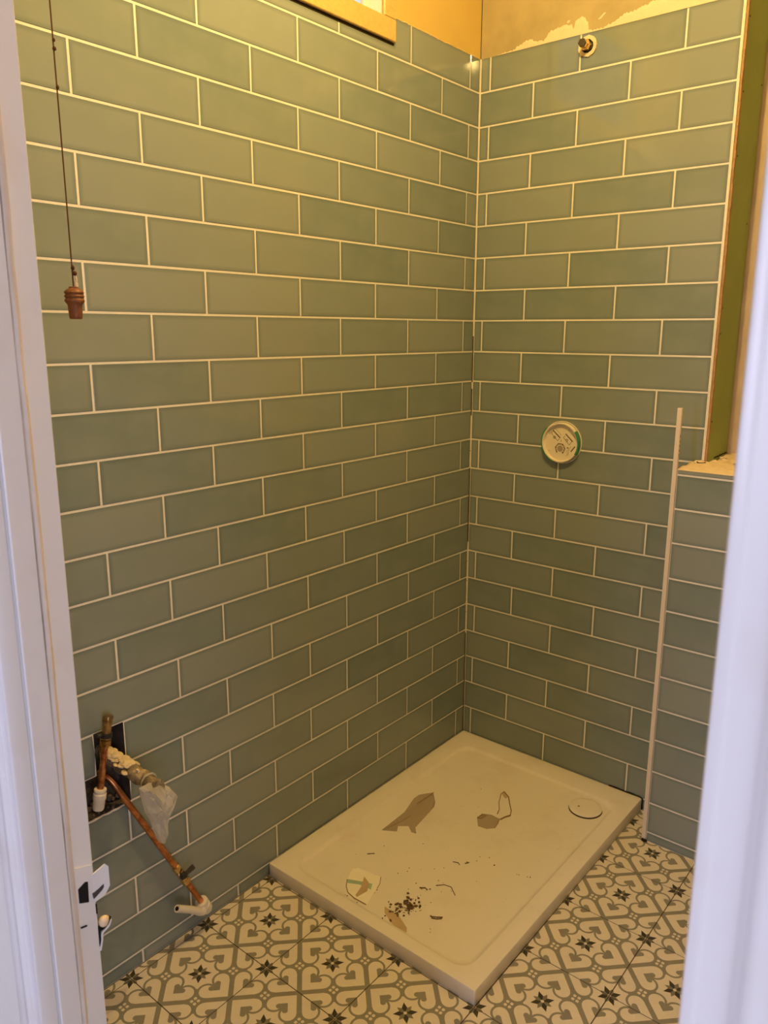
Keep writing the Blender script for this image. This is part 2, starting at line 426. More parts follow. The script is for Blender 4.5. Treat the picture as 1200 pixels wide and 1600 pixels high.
# bead of grout down the inside corner, cracked and partly missing
bm = bmesh.new(); z = 0.047
while z < 2.41:
    L = random.uniform(0.02, 0.13); 
    dens = 0.55 if z < 1.35 else 0.92
    if random.random() < dens: box(bm, (-0.001, -0.0030, z), (0.0012, 0.001, min(z + L, 2.41)))
    z += L + 0.002
obj('corner_grout', bm, BEAD, wall_left)
bm = bmesh.new(); box(bm, (-0.0025, -0.0026, 0.0), (0.0006, 0.0012, 1.55)); box(bm, (-0.002, -0.0006, 2.412), (0.0006, 0.002, Z_CEIL)); obj('corner_gap', bm, EDGEDARK, wall_left)
# a ragged line of plaster where the yellow wall meets the tiles
bm = bmesh.new()
tube(bm, [(-0.003, -0.01 - i * 0.0135, 2.4105 + random.uniform(-0.001, 0.0015)) for i in range(32)], 0.003, 6, jitter=0.4)
obj('plaster_edge', bm, plain('pale_yellow_filler', (0.80, 0.60, 0.28), 0.8, 0.2), wall_left)

# ------------------------------------------------------------------ wall_back: tiled shower wall, bare plaster above
bm = bmesh.new()
slab(bm, 1, 0.0009, 0.19, [-0.123, 0.808], [0.0, 2.4095, Z_CEIL], lambda x, z: False, 1)
wall_back = obj('wall_back', bm, GROUT); tag(wall_back, kind='structure'); wall_back.data.materials.append(BARE)
for p in wall_back.data.polygons:
    if p.center.z > 2.41: p.material_index = 1
place_b = lambda u, z: (u, 0.0, z)
for k in range(24):
    z0, z1 = course(k)
    s = [AR + SR[k] + (m + (k % 2) * 0.5) * PR for m in range(0, 4)]
    ends = [0.0035] + s + [9]
    for a, b in zip(ends, ends[1:]):
        u0 = a + (GAP if a > 0.004 else 0); u1 = min(b - GAP, 0.8065)
        if u1 - u0 > 0.008: put_tile(wall_back, rect(u0, u1, z0, z1), place_b, 0.0)
bm = bmesh.new(); box(bm, (0.8083, 0.0, Z_LEDGE), (0.8140, 0.013, 2.41)); 
o = obj('edge_bead', bm, BEAD, wall_back)
bm = bmesh.new()
n = 60
for a in range(n):
    za = Z_LEDGE + 0.004 + a * (2.42 - Z_LEDGE) / n
    box(bm, (0.8142, 0.0035 + random.uniform(0, 0.002), za), (0.8200 + random.uniform(-0.0007, 0.0007), 0.0148, za + (2.42 - Z_LEDGE) / n))
obj('plasterboard_edge', bm, PAPER, wall_back)
bm = bmesh.new(); box(bm, (0.8085, 0.015, Z_LEDGE), (X_GREEN, 0.197, Z_CEIL)); obj('green_board', bm, GREEN, wall_back)
bm = bmesh.new()
for zz, yy in ((2.36, 0.02), (2.23, 0.18), (2.18, 0.022), (2.02, 0.022), (1.86, 0.17), (1.62, 0.018), (1.55, 0.022), (1.30, 0.02)):
    lathe(bm, (X_GREEN - 0.001, yy, zz), (1, 0, 0), [(0, 0.003), (0.0016, 0.0025)], 8)
obj('board_screw', bm, EDGEDARK, wall_back)['kind'] = 'stuff'
# pale filler smeared up from the tile edge
FILL = [(0.06, 2.4098), (0.10, 2.414), (0.115, 2.413), (0.138, 2.422), (0.160, 2.429), (0.182, 2.433), (0.192, 2.424), (0.205, 2.422), (0.225, 2.419), (0.247, 2.441), (0.279, 2.445), (0.300, 2.447), (0.318, 2.443), (0.320, 2.436), (0.300, 2.431), (0.285, 2.427), (0.304, 2.424), (0.326, 2.431), (0.329, 2.452), (0.345, 2.457), (0.361, 2.453), (0.364, 2.444), (0.371, 2.437), (0.366, 2.428), (0.369, 2.416), (0.403, 2.413), (0.427, 2.414), (0.441, 2.421), (0.455, 2.423), (0.470, 2.432), (0.489, 2.438), (0.505, 2.436), (0.526, 2.442), (0.550, 2.447), (0.574, 2.452), (0.600, 2.448), (0.640, 2.470), (0.72, 2.49), (0.806, 2.52), (0.806, 2.4098)]
top = FILL[:-1]
def fill_top(x):
    z = max([a[1] + (b[1] - a[1]) * (x - a[0]) / (b[0] - a[0]) for a, b in zip(top, top[1:]) if a[0] <= x <= b[0] and b[0] > a[0]] + [2.411])
    return z + random.uniform(-0.0018, 0.0018) + 0.0022 * math.sin(x * 410) * math.sin(x * 173 + 1)
bm = bmesh.new(); N = 240; cols = []
for i in range(N + 1):
    x = 0.062 + (0.8065 - 0.062) * i / N; zt = max(2.4108, fill_top(x))
    cols.append([bm.verts.new((x, 0.0009, 2.4095)), bm.verts.new((x, -0.0012, 2.4095)), bm.verts.new((x, -0.0010, 2.4095 + (zt - 2.4095) * 0.7)), bm.verts.new((x, 0.0009, zt))])
for a, b in zip(cols, cols[1:]):
    for k in range(3): bm.faces.new((a[k], a[k + 1], b[k + 1], b[k]))
for poly in ([(0.400, 2.439), (0.406, 2.4385), (0.412, 2.441), (0.424, 2.452), (0.418, 2.4525), (0.410, 2.446)], [(0.300, 2.452), (0.306, 2.450), (0.312, 2.455), (0.306, 2.458)]): flat(bm, poly, 0.0003, 0.0008, 1)
obj('filler_smear', bm, FILLER, wall_back)

# ------------------------------------------------------------------ wall_recess: the low boxed wall, the recess above it
bm = bmesh.new(); box(bm, (X_LOW, Y_LOW + 0.0009, 0.0), (X_RIGHT, -0.0005, Z_LEDGE - 0.002)); box(bm, (0.8085, 0.0005, 0.0), (X_RIGHT, 0.2, Z_LEDGE - 0.002))
wall_low = obj('wall_low', bm, GROUT); tag(wall_low, kind='structure')
ZLOW = [1.164, 1.066, 0.966, 0.860, 0.760, 0.656, 0.553, 0.448, 0.346, 0.241, 0.133, 0.032]
zz = [Z_LEDGE + 0.002] + ZLOW + [0.0]
place_w = lambda u, z: (u, Y_LOW, z)
for k, (a, b) in enumerate(zip(zz, zz[1:])):
    x = X_LOW + 0.0015; L = 0.309
    while x < X_RIGHT - 0.02:
        x1 = min(x + L, X_RIGHT - 0.003)
        put_tile(wall_low, rect(x, x1, b + (GAP if k < 12 else 0.0015), a - GAP), place_w, 0.0); x = x1 + 2 * GAP
# lumpy mortar bed on top of the low wall
bm = bmesh.new(); nx, ny = 46, 18; g = {}
for i in range(nx + 1):
    for j in range(ny + 1):
        x = X_LOW - 0.002 + (X_RIGHT - X_LOW) * (i / nx) ** 1.4; y = Y_LOW + 0.001 + 0.35 * j / ny
        h = 0.006 * math.sin(x * 61 + y * 33) * math.sin(y * 57 - x * 20) + random.uniform(-0.003, 0.004)
        edge = min(1.0, j / 3.0)
        hole = 0.014 if (x - 0.895) ** 2 / 0.0006 + (y - 0.06) ** 2 / 0.0012 < 1 else 0.0
        keep = 1.0 if (x > 0.822 or y < -0.004) else 0.0
        g[i, j] = bm.verts.new((x, min(y, 0.1985), (Z_LEDGE + 0.0008 + edge * (0.005 + max(h, -0.003)) - hole * edge) if keep else Z_LEDGE - 0.001))
for i in range(nx):
    for j in range(ny): bm.faces.new((g[i, j], g[i + 1, j], g[i + 1, j + 1], g[i, j + 1]))
r = bmesh.ops.extrude_face_region(bm, geom=bm.faces[:])
for e in r['geom']:
    if isinstance(e, bmesh.types.BMVert): e.co.z = Z_LEDGE - 0.002
obj('mortar_bed', bm, SAND, wall_low, smooth=True)
bm = bmesh.new()
for (x, y, r) in ((0.806, -0.018, 0.010), (0.817, -0.022, 0.007), (0.80, -0.028, 0.006), (0.826, -0.016, 0.006), (0.842, 0.02, 0.009), (0.85, 0.07, 0.007), (0.835, 0.11, 0.008)):
    lump(bm, (x, y, Z_LEDGE + 0.006), r, 2, (1.3, 1, 0.6))
b2 = bmesh.new(); tube(b2, [(X_GREEN + 0.001, 0.07 + 0.012 * i, Z_LEDGE + 0.0095 + 0.0012 * (i % 2) + 0.0003 * i) for i in range(11)], 0.0016, 6, jitter=0.3); tube(b2, catmull([(0.803, -0.030, 1.1865), (0.810, -0.036, 1.1850), (0.820, -0.036, 1.1855), (0.828, -0.030, 1.1870)]), 0.0016, 6, jitter=0.3); obj('dark_crack', b2, EDGEDARK, wall_low)['kind'] = 'stuff'
obj('mortar_lump', bm, SAND, wall_low, smooth=True)['kind'] = 'stuff'
bm = bmesh.new(); box(bm, (0.80, 0.200, 1.0), (X_RIGHT + 0.1, 0.30, Z_CEIL))
wall_recess = obj('wall_recess', bm, plain('tan_plaster', (0.56, 0.45, 0.31), 0.8, 0.2, var=0.18, scale=14, bump=0.1)); tag(wall_recess, kind='structure')

# ------------------------------------------------------------------ the rest of the shell
def struct(name, lo, hi, mat):
    bm = bmesh.new(); box(bm, lo, hi); o = obj(name, bm, mat); tag(o, kind='structure'); return o
struct('wall_right', (X_RIGHT, -2.0, 0.0), (X_RIGHT + 0.1, 0.2, Z_CEIL), BARE)
struct('ceiling', (-0.2, Y_HALL, Z_CEIL), (X_RIGHT + 0.1, 0.3, Z_CEIL + 0.1), plain('dull_ceiling', (0.6, 0.55, 0.48), 0.8, 0.2))
JL, JR, ZHEAD = 0.700, 1.440, 2.03
bm = bmesh.new()
box(bm, (-0.123, Y_HALL, 0.0), (JL - 0.025, Y_FRONT, Z_CEIL)); box(bm, (JR + 0.025, Y_HALL, 0.0), (X_RIGHT, Y_FRONT, Z_CEIL)); box(bm, (JL - 0.025, Y_HALL, ZHEAD + 0.025), (JR + 0.025, Y_FRONT, Z_CEIL))
wf = tag(obj('wall_front', bm, WHITEWALL), kind='structure'); wf.data.materials.append(BARE)
for p in wf.data.polygons:
    if p.normal.y > 0.5: p.material_index = 1
struct('hall_floor', (-1.6, -6.0, -0.05), (3.6, Y_HALL, 0.0), CARPET)
struct('hall_ceiling', (-1.6, -6.0, Z_CEIL), (3.6, Y_HALL - 0.001, Z_CEIL + 0.1), WHITEWALL)
bm = bmesh.new()
box(bm, (-1.7, -6.0, 0.0), (-1.6, Y_HALL, Z_CEIL)); box(bm, (3.6, -6.0, 0.0), (3.7, Y_HALL, Z_CEIL)); box(bm, (-1.7, -6.1, 0.0), (3.7, -6.0, Z_CEIL))
box(bm, (-1.6, Y_HALL, 0.0), (-0.1235, Y_FRONT, Z_CEIL)); box(bm, (X_RIGHT + 0.101, Y_HALL, 0.0), (3.6, Y_FRONT, Z_CEIL))
tag(obj('wall_hall', bm, WHITEWALL), kind='structure')

# floor: a bed of dark grout with the printed tiles on it
floor = struct('floor', (-0.02, Y_HALL + 0.001, -0.05), (X_RIGHT, 0.003, -0.0012), FGROUT)
FX, FY, FT, FR = 0.0199, -1.0160, 0.2324, 0.0036
cr, sr_ = math.cos(FR), math.sin(FR)
def clip(poly, ax, v, keep_less):
    out = []
    for a, b in zip(poly, poly[1:] + poly[:1]):
        ia, ib = (a[ax] <= v) == keep_less or a[ax] == v, (b[ax] <= v) == keep_less or b[ax] == v
        if ia: out.append(a)
        if ia != ib:
            t = (v - a[ax]) / (b[ax] - a[ax]); out.append((a[0] + t * (b[0] - a[0]), a[1] + t * (b[1] - a[1])))
    return out
for i in range(-1, 8):
    for j in range(-5, 5):
        h = 0.0012 / FT
        q = [(i + h, j + h), (i + 1 - h, j + h), (i + 1 - h, j + 1 - h), (i + h, j + 1 - h)]
        wpoly = [(FX + cr * a * FT - sr_ * b * FT, FY + sr_ * a * FT + cr * b * FT) for a, b in q]
        for ax, v, less in ((0, 0.001, False), (0, X_RIGHT - 0.002, True), (1, -0.002, True), (1, Y_HALL + 0.002, False)):
            if wpoly: wpoly = clip(wpoly, ax, v, less)
        if len(wpoly) >= 3 and min(p[0] for p in wpoly) > X_LOW - 0.0 and min(p[1] for p in wpoly) > Y_LOW: continue
        if len(wpoly) < 3 or max(p[0] for p in wpoly) - min(p[0] for p in wpoly) < 0.004: continue
        ins = inset(wpoly, 0.0006); m = len(wpoly)
        vs = [(x, y, -0.008) for x, y in wpoly] + [(x, y, -0.0005) for x, y in wpoly] + [(x, y, 0.0) for x, y in ins]
        fs = [(a, (a + 1) % m, m + (a + 1) % m, m + a) for a in range(m)] + [(m + a, m + (a + 1) % m, 2 * m + (a + 1) % m, 2 * m + a) for a in range(m)] + [tuple(range(2 * m, 3 * m))]
        me = bpy.data.meshes.new('floor_tile'); me.from_pydata(vs, [], fs); me.materials.append(FTILE)
        uvl = me.uv_layers.new(name='UVMap')
        for lp in me.loops:
            x, y, _ = vs[lp.vertex_index]; dx, dy = x - FX, y - FY
            uvl.data[lp.index].uv = ((cr * dx + sr_ * dy) / FT - i, (-sr_ * dx + cr * dy) / FT - j)
        link('floor_tile', me, None, floor)

# ------------------------------------------------------------------ window_1
window = empty('window_1', (0, 0, 0)); tag(window, kind='structure')
y0, y1, z0, z1 = WIN
bm = bmesh.new()
CW = 0.051
box(bm, (-0.0006, y0, z0), (0.010, y1, z0 + 0.056), 0.002); box(bm, (-0.0006, y1 - CW, z0 + 0.056), (0.010, y1, z1), 0.002); box(bm, (-0.0006, y0, z0 + 0.056), (0.010, y0 + CW, z1), 0.002)
box(bm, (-0.0006, y0 + CW, z1 - 0.05), (0.010, y1 - CW, z1), 0.002)
obj('casing', bm, FRAMEWOOD, window)
WP = plain('white_window_paint', (0.82, 0.78, 0.74), 0.4, 0.4, var=0.05)
bm = bmesh.new()     # lining of the opening
box(bm, (-0.073, y1 - CW - 0.003, z0 + 0.052), (-0.0027, y1 - 0.031, z1)); box(bm, (-0.073, y0 + 0.031, z0 + 0.052), (-0.0027, y0 + CW + 0.003, z1)); box(bm, (-0.073, y0 + CW + 0.003, z0 + 0.031), (-0.0027, y1 - CW - 0.003, z0 + 0.059))
obj('lining', bm, WP, window)
bm = bmesh.new()
ia, ib, ic = y0 + CW + 0.004, y1 - CW - 0.004, z0 + 0.060
box(bm, (-0.071, ib - 0.010, ic), (-0.053, ib, z1), 0.0015); box(bm, (-0.071, ia, ic), (-0.053, ia + 0.010, z1), 0.0015); box(bm, (-0.071, ia + 0.010, ic), (-0.053, ib - 0.010, ic + 0.008), 0.0015)
obj('sash', bm, WP, window)
gl = NT('window_glass', 0.0, 0.5); gl.b.inputs['Transmission Weight'].default_value = 1.0; gl.b.inputs['IOR'].default_value = 1.45; gl.base((1, 1, 1))
bm = bmesh.new(); box(bm, (-0.064, ia + 0.009, ic + 0.007), (-0.061, ib - 0.009, z1 - 0.002)); obj('pane', bm, gl.m, window)
bm = bmesh.new()     # dark gap left under the casing
box(bm, (-0.0008, y0, z0 - 0.0068), (0.0006, y1, z0 - 0.0002)); obj('gap', bm, EDGEDARK, window)

# ------------------------------------------------------------------ door_1: the frame we look through
door = empty('door_1', (0, 0, 0)); tag(door, kind='structure')
def jamb(name, x0, x1):
    bm = bmesh.new(); box(bm, (x0, Y_HALL + 0.001, 0.0), (x1, Y_FRONT - 0.0005, ZHEAD), 0.0012); obj(name, bm, GLOSS, door)
jamb('jamb', JL - 0.025, JL); jamb('jamb', JR, JR + 0.025)
bm = bmesh.new(); box(bm, (JL, Y_HALL + 0.001, ZHEAD), (JR, Y_FRONT, ZHEAD + 0.025)); obj('head', bm, GLOSS, door)
for xa, xb in ((JL, JL + 0.004), (JR - 0.003, JR)):
    bm = bmesh.new(); box(bm, (xa, Y_HALL + 0.003, 0.0), (xb, -1.938, ZHEAD), 0.0015, 2); obj('door_stop', bm, GLOSS, door)
bm = bmesh.new(); tube(bm, [(JL + 0.0012, -1.9335 + random.uniform(-0.0007, 0.0007), 0.02 + i * 0.05) for i in range(41)], 0.0045, 8, jitter=0.12); obj('paint_ridge', bm, GRIME, door, smooth=True)
# moulded architrave, hall side: (across, out of the wall)
PROF = [(0, 0), (0, 0.0175), (0.0012, 0.0195), (0.0045, 0.0200), (0.0068, 0.0195), (0.0078, 0.0182), (0.0095, 0.0180), (0.022, 0.0172), (0.0255, 0.0172), (0.0268, 0.0205), (0.0295, 0.0220), (0.034, 0.0222), (0.038, 0.0205), (0.044, 0.0215), (0.055, 0.0225), (0.060, 0.021), (0.062, 0.016), (0.062, 0)]
for xin, sgn in ((JL + 0.0005, -1), (JR - 0.004, 1)):
    bm = bmesh.new(); zs = [0.0, ZHEAD + 0.06]
    rr = [[bm.verts.new((xin + sgn * a, Y_HALL - b, z)) for a, b in PROF] for z in zs]
    m = len(PROF)
    for k in range(m): bm.faces.new((rr[0][k], rr[0][(k + 1) % m], rr[1][(k + 1) % m], rr[1][k]))
    bm.faces.new(rr[0][::-1]); bm.faces.new(rr[1])
    obj('architrave', bm, GLOSS, door, smooth=True)
# painted strike plate with its curled lip
sp = empty('strike_plate', (JL, -1.915, 0.86)); sp.parent = door
bm = bmesh.new()
def xz(bm, pts, x0, x1):   # outline in (y, z) extruded in x
    flat(bm, pts, x0, x1 - x0, 0)
xz(bm, [(-1.930, 0.826), (-1.906, 0.818), (-1.906, 0.900), (-1.930, 0.908)], JL + 0.0002, JL + 0.0018)
lip = [(-1.907, 0.846), (-1.893, 0.850), (-1.886, 0.860), (-1.886, 0.888), (-1.890, 0.893), (-1.907, 0.886)]
lo = [bm.verts.new((JL + 0.0006 + 0.9 * max(0, y + 1.907) ** 1 * 0.15, y, z)) for y, z in lip]
hi = [bm.verts.new((JL + 0.0024 + 0.9 * max(0, y + 1.907) ** 1 * 0.15, y, z)) for y, z in lip]
for k in range(6): bm.faces.new((lo[k], lo[(k + 1) % 6], hi[(k + 1) % 6], hi[k]))
bm.faces.new(lo[::-1]); bm.faces.new(hi)
obj('plate', bm, GLOSS, sp)
bm = bmesh.new(); xz(bm, [(-1.9265, 0.857), (-1.914, 0.851), (-1.913, 0.880), (-1.9165, 0.882), (-1.9265, 0.877)], JL + 0.0015, JL + 0.0022); obj('latch_hole', bm, DARKHOLE, sp)
bm = bmesh.new(); xz(bm, [(-1.908, 0.853), (-1.896, 0.859), (-1.890, 0.867), (-1.893, 0.867), (-1.901, 0.863), (-1.909, 0.860)], JL + 0.0020, JL + 0.0042); obj('worn_paint', bm, plain('bare_dark_metal', (0.06, 0.05, 0.06), 0.4, 0.5, var=0.4), sp)
bm = bmesh.new(); xz(bm, [(-1.9055, 0.828), (-1.904, 0.828), (-1.904, 0.842), (-1.9055, 0.842)], JL + 0.0003, JL + 0.0021); xz(bm, [(-1.927, 0.8205), (-1.919, 0.819), (-1.919, 0.8202), (-1.927, 0.8220)], JL + 0.0003, JL + 0.0021); obj('paint_crack', bm, DARKHOLE, sp)
# painted hook of the old keep, standing off the far edge of the jamb
hk = empty('keep_hook', (JL, Y_FRONT, 0.80)); hk.parent = door
bm = bmesh.new(); lump(bm, (JL + 0.0005, Y_FRONT + 0.0070, 0.811), 0.0080, 2, (0.7, 0.9, 1.0), 0.06); obj('knob', bm, plain('bare_ochre_paint', (0.80, 0.62, 0.40), 0.5, 0.4), hk, smooth=True)
bm = bmesh.new(); tube(bm, catmull([(JL, Y_FRONT - 0.001, 0.772), (JL, Y_FRONT + 0.0025, 0.786), (JL, Y_FRONT + 0.004, 0.795), (JL, Y_FRONT + 0.013, 0.800), (JL, Y_FRONT + 0.0165, 0.807)]), 0.0018, 8); obj('hook', bm, GLOSS, hk, smooth=True)
bm = bmesh.new(); tube(bm, catmull([(JL - 0.001, Y_FRONT, 0.802), (JL - 0.001, Y_FRONT + 0.006, 0.801), (JL - 0.001, Y_FRONT + 0.013, 0.8055), (JL - 0.001, Y_FRONT + 0.0155, 0.811)]), 0.0026, 8); tube(bm, [(JL - 0.001, Y_FRONT, 0.776), (JL - 0.001, Y_FRONT + 0.0005, 0.806)], 0.002, 6); obj('hook_gap', bm, DARKHOLE, hk, smooth=True)  # dark tubes filling the gap between knob and hook

# ------------------------------------------------------------------ shower tray
tray = empty('shower_tray', (0.36, -0.51, 0.0)); tag(tray, 'white rectangular shower tray with dirt marks, on the patterned floor in the tiled corner', 'shower tray')
TX0, TX1, TY0, TY1, TZ = 0.0035, 0.7165, -1.0120, -0.0035, 0.0430
def rr_ring(off, rad, z, n=10):
    o4 = off if isinstance(off, tuple) else (off,) * 4       # left, right, front, back
    x0, x1, ya, yb = TX0 + o4[0], TX1 - o4[1], TY0 + o4[2], TY1 - o4[3]; out = []
    for cx, cy, a0 in ((x1 - rad, ya + rad, -90), (x1 - rad, yb - rad, 0), (x0 + rad, yb - rad, 90), (x0 + rad, ya + rad, 180)):
        for i in range(n + 1):
            a = math.radians(a0 + 90 * i / n); out.append((cx + rad * math.cos(a), cy + rad * math.sin(a), z))
    return out
bm = bmesh.new()
RG = [(0.001, .004, 0.0), (0.0, .004, 0.002), (0.0, .004, TZ - .003), (.0012, .004, TZ - .0008), (.004, .004, TZ), ((.060, .046, .034, .080), .045, TZ), ((.0625, .049, .036, .0835), .047, TZ - .0007), ((.0655, .053, .041, .0865), .05, TZ - .0050), ((.069, .057, .047, .090), .05, TZ - .0090), ((.077, .065, .056, .099), .052, TZ - .0100), (.30, .05, TZ - .0104)]
rings = [[bm.verts.new(p) for p in rr_ring(*q)] for q in RG]
m = len(rings[0])
for a, b in zip(rings, rings[1:]):
    for i in range(m): bm.faces.new((a[i], a[(i + 1) % m], b[(i + 1) % m], b[i]))
bm.faces.new(rings[-1]); bm.faces.new(rings[0][::-1])
obj('tray_body', bm, TRAY, tray, smooth=True)
ZB = TZ - 0.0100
bm = bmesh.new(); lathe(bm, (0.592, -0.166, ZB - 0.004), (0, 0, 1), [(0, 0.054), (0.0043, 0.054), (0.0046, 0.052)], 40); obj('drain_shadow_gap', bm, plain('painted_gap_shade', (0.07, 0.045, 0.02), 0.8, 0.2), tray)  # shadow gap under the cover, painted as a dark brown disc
bm = bmesh.new(); lathe(bm, (0.592, -0.166, ZB + 0.0006), (0, 0, 1), [(0, 0.047), (0.0035, 0.0525), (0.0062, 0.0525), (0.0070, 0.0512), (0.0076, 0.040), (0.0078, 0.0)], 48, cap=False); dc = obj('drain_cover', bm, TRAY, tray, smooth=True)
bm = bmesh.new(); lathe(bm, (0.573, -0.176, ZB + 0.0070), (0, 0, 1), [(0, 0.0042), (0.0014, 0.0040)], 14); o = obj('screw_hole', bm, CREASE, dc)
# black gap of sealant missing along the wall at the drain corner
bm = bmesh.new(); tube(bm, [(0.60 + i * 0.0118, -0.0022 + random.uniform(-.001, .001), TZ + 0.001) for i in range(10)] + [(0.717, -0.003, TZ - 0.002), (0.7185, -0.004, 0.004)], 0.0022, 6, jitter=0.3); obj('sealant', bm, EDGEDARK, tray)

# things lying on the tray
FILM_A = [(0.15, -0.675), (0.148, -0.594), (0.147, -0.556), (0.124, -0.475), (0.125, -0.448), (0.152, -0.41), (0.19, -0.451), (0.202, -0.471), (0.21, -0.504), (0.223, -0.597), (0.244, -0.62), (0.228, -0.624), (0.202, -0.605), (0.177, -0.626), (0.191, -0.65)]
FILM_B1 = [(0.345, -0.431), (0.345, -0.402), (0.373, -0.388), (0.404, -0.391), (0.417, -0.441), (0.399, -0.461), (0.371, -0.466)]
FILM_B2 = [(0.355, -0.315), (0.333, -0.266), (0.334, -0.249), (0.363, -0.267), (0.41, -0.329), (0.421, -0.353), (0.412, -0.383), (0.406, -0.395), (0.393, -0.382), (0.377, -0.347)]
STICKER = [(0.2, -0.867), (0.212, -0.854), (0.267, -0.845), (0.285, -0.841), (0.301, -0.864), (0.316, -0.911), (0.328, -0.95), (0.285, -0.952), (0.256, -0.947), (0.236, -0.933), (0.219, -0.911)]
TEALP = [(0.219, -0.909), (0.251, -0.893), (0.286, -0.879), (0.298, -0.9), (0.282, -0.9), (0.258, -0.905), (0.229, -0.921)]
FILM_T = [(0.249, -0.871), (0.278, -0.883), (0.294, -0.91), (0.287, -0.946), (0.279, -0.943), (0.27, -0.91)]
FILM_D = [(0.369, -0.925), (0.39, -0.926), (0.421, -0.928), (0.463, -0.948), (0.471, -0.958), (0.472, -0.978), (0.451, -0.97), (0.417, -0.959), (0.383, -0.942)]
CR = [(0.387, -0.846), (0.393, -0.858), (0.4, -0.876), (0.408, -0.874), (0.408, -0.86), (0.405, -0.9), (0.399, -0.9), (0.425, -0.865), (0.433, -0.854), (0.437, -0.869), (0.443, -0.864), (0.423, -0.876), (0.428, -0.891), (0.423, -0.893), (0.431, -0.92), (0.435, -0.904), (0.393, -0.952), (0.393, -0.963), (0.415, -0.956), (0.399, -0.927), (0.411, -0.923), (0.413, -0.917), (0.403, -0.92), (0.367, -0.906), (0.408, -0.796), (0.406, -0.808), (0.424, -0.793), (0.455, -0.782), (0.504, -0.869), (0.496, -0.878), (0.487, -0.875), (0.511, -0.861), (0.513, -0.913), (0.52, -0.922), (0.33, -0.775), (0.325, -0.76), (0.314, -0.799), (0.384, -0.717), (0.403, -0.696), (0.165, -0.813), (0.302, -0.962), (0.257, -0.96), (0.264, -0.96), (0.315, -0.903), (0.422, -0.749), (0.438, -0.749), (0.38, -0.799), (0.312, -0.89),
      (0.457, -0.588), (0.48, -0.573), (0.51, -0.593), (0.44, -0.639), (0.442, -0.632), (0.409, -0.657), (0.58, -0.585), (0.586, -0.583), (0.616, -0.572), (0.609, -0.575), (0.46, -0.61), (0.507, -0.683), (0.475, -0.761), (0.291, -0.647), (0.267, -0.288), (0.318, -0.38), (0.206, -0.73)]
ZT = ZB + 0.0001
def sheet(name, polys, mat, th=0.0006, parent=None, z=0.0):
    bm = bmesh.new()
    for p in polys: flat(bm, p, ZT + z, th)
    return obj(name, bm, mat, parent)
def edges(parent, *rs):
    for pts, r in rs:
        bm = bmesh.new(); ribbon(bm, pts, r); obj('folded_edge', bm, CREASE, parent)
def ribbon(bm, pts, r=0.0010, z=0.0006):
    tube(bm, [(x, y, ZT + z) for x, y in pts], r, 6, jitter=0.3)
film = empty('torn_film', (0.17, -0.54, ZB)); tag(film, 'larger tan scrap of torn plastic film, on the shower tray near the left wall', 'plastic scrap')
sheet('film', [FILM_A], FILM, parent=film)
edges(film, ([(0.151, -0.494), (0.1535, -0.445), (0.155, -0.407)], 0.0016), ([(0.157, -0.413), (0.19, -0.448), (0.203, -0.472), (0.206, -0.49)], 0.0012), ([(0.155, -0.66), (0.17, -0.60), (0.175, -0.56)], 0.0010))
film2 = empty('torn_film', (0.38, -0.38, ZB)); tag(film2, 'smaller hook-shaped scrap of torn plastic film, on the middle of the shower tray', 'plastic scrap', )
sheet('film', [FILM_B1, ], FILM, parent=film2)
f2 = sheet('strip', [[(0.3345, -0.262), (0.3345, -0.249), (0.363, -0.267), (0.3605, -0.281), (0.348, -0.275)]], TAN, parent=film2)
edges(film2, ([(0.384, -0.372), (0.376, -0.347), (0.355, -0.315), (0.335, -0.268), (0.336, -0.250)], 0.0014), ([(0.336, -0.250), (0.363, -0.267), (0.386, -0.298), (0.41, -0.329), (0.421, -0.353)], 0.0018), ([(0.421, -0.353), (0.413, -0.372), (0.408, -0.392)], 0.0028), ([(0.345, -0.431), (0.357, -0.424), (0.362, -0.402), (0.350, -0.408), (0.345, -0.428)], 0.0016), ([(0.404, -0.391), (0.412, -0.415), (0.417, -0.441)], 0.0012))
st = empty('torn_sticker', (0.27, -0.90, ZB)); tag(st, 'torn cream sticker remnant with a faded teal band, on the front of the shower tray', 'sticker')
sheet('paper', [STICKER], STICK, parent=st)
sheet('teal_band', [TEALP], TEAL, 0.0004, st, 0.0005); sheet('stained_tear', [FILM_T], TAN, 0.0005, st, 0.0005)
edges(st, ([(0.219, -0.911), (0.236, -0.933), (0.256, -0.948), (0.285, -0.954), (0.326, -0.952)], 0.0013), ([(0.286, -0.842), (0.301, -0.864), (0.308, -0.885)], 0.0010))
sm = sheet('dried_smear', [FILM_D], TAN, 0.0007); tag(sm, 'long tan smear of dried adhesive at the front edge of the shower tray basin', 'smear')
bm = bmesh.new()
for i, (x, y) in enumerate(CR):
    big = i < 24
    r = random.uniform(0.0022, 0.0042) if big else random.uniform(0.0011, 0.0026); lump(bm, (x, y, ZT + 0.0003 + 0.55 * r), r, 1, (1, 1, 0.45), 0.35)
for i in range(26):
    x, y = random.gauss(0.416, 0.013), random.gauss(-0.880, 0.015); lump(bm, (x, y, ZT + 0.0004), random.uniform(0.003, 0.0062), 1, (1, 1, 0.10), 0.35)
for i in range(8):
    x, y = random.gauss(0.405, 0.010), random.gauss(-0.918, 0.008); lump(bm, (x, y, ZT + 0.0006), random.uniform(0.003, 0.005), 1, (1, 1, 0.2), 0.35)
for i in range(70):
    x, y = random.gauss(0.418, 0.016), random.gauss(-0.878, 0.018); lump(bm, (x, y, ZT + 0.0004), random.uniform(0.0007, 0.0020), 1, (1, 1, 0.5), 0.35)
for i in range(40):
    x, y = random.uniform(0.20, 0.62), random.uniform(-0.93, -0.25); lump(bm, (x, y, ZT + 0.0003), random.uniform(0.0004, 0.0010), 1, (1, 1, 0.5), 0.3)
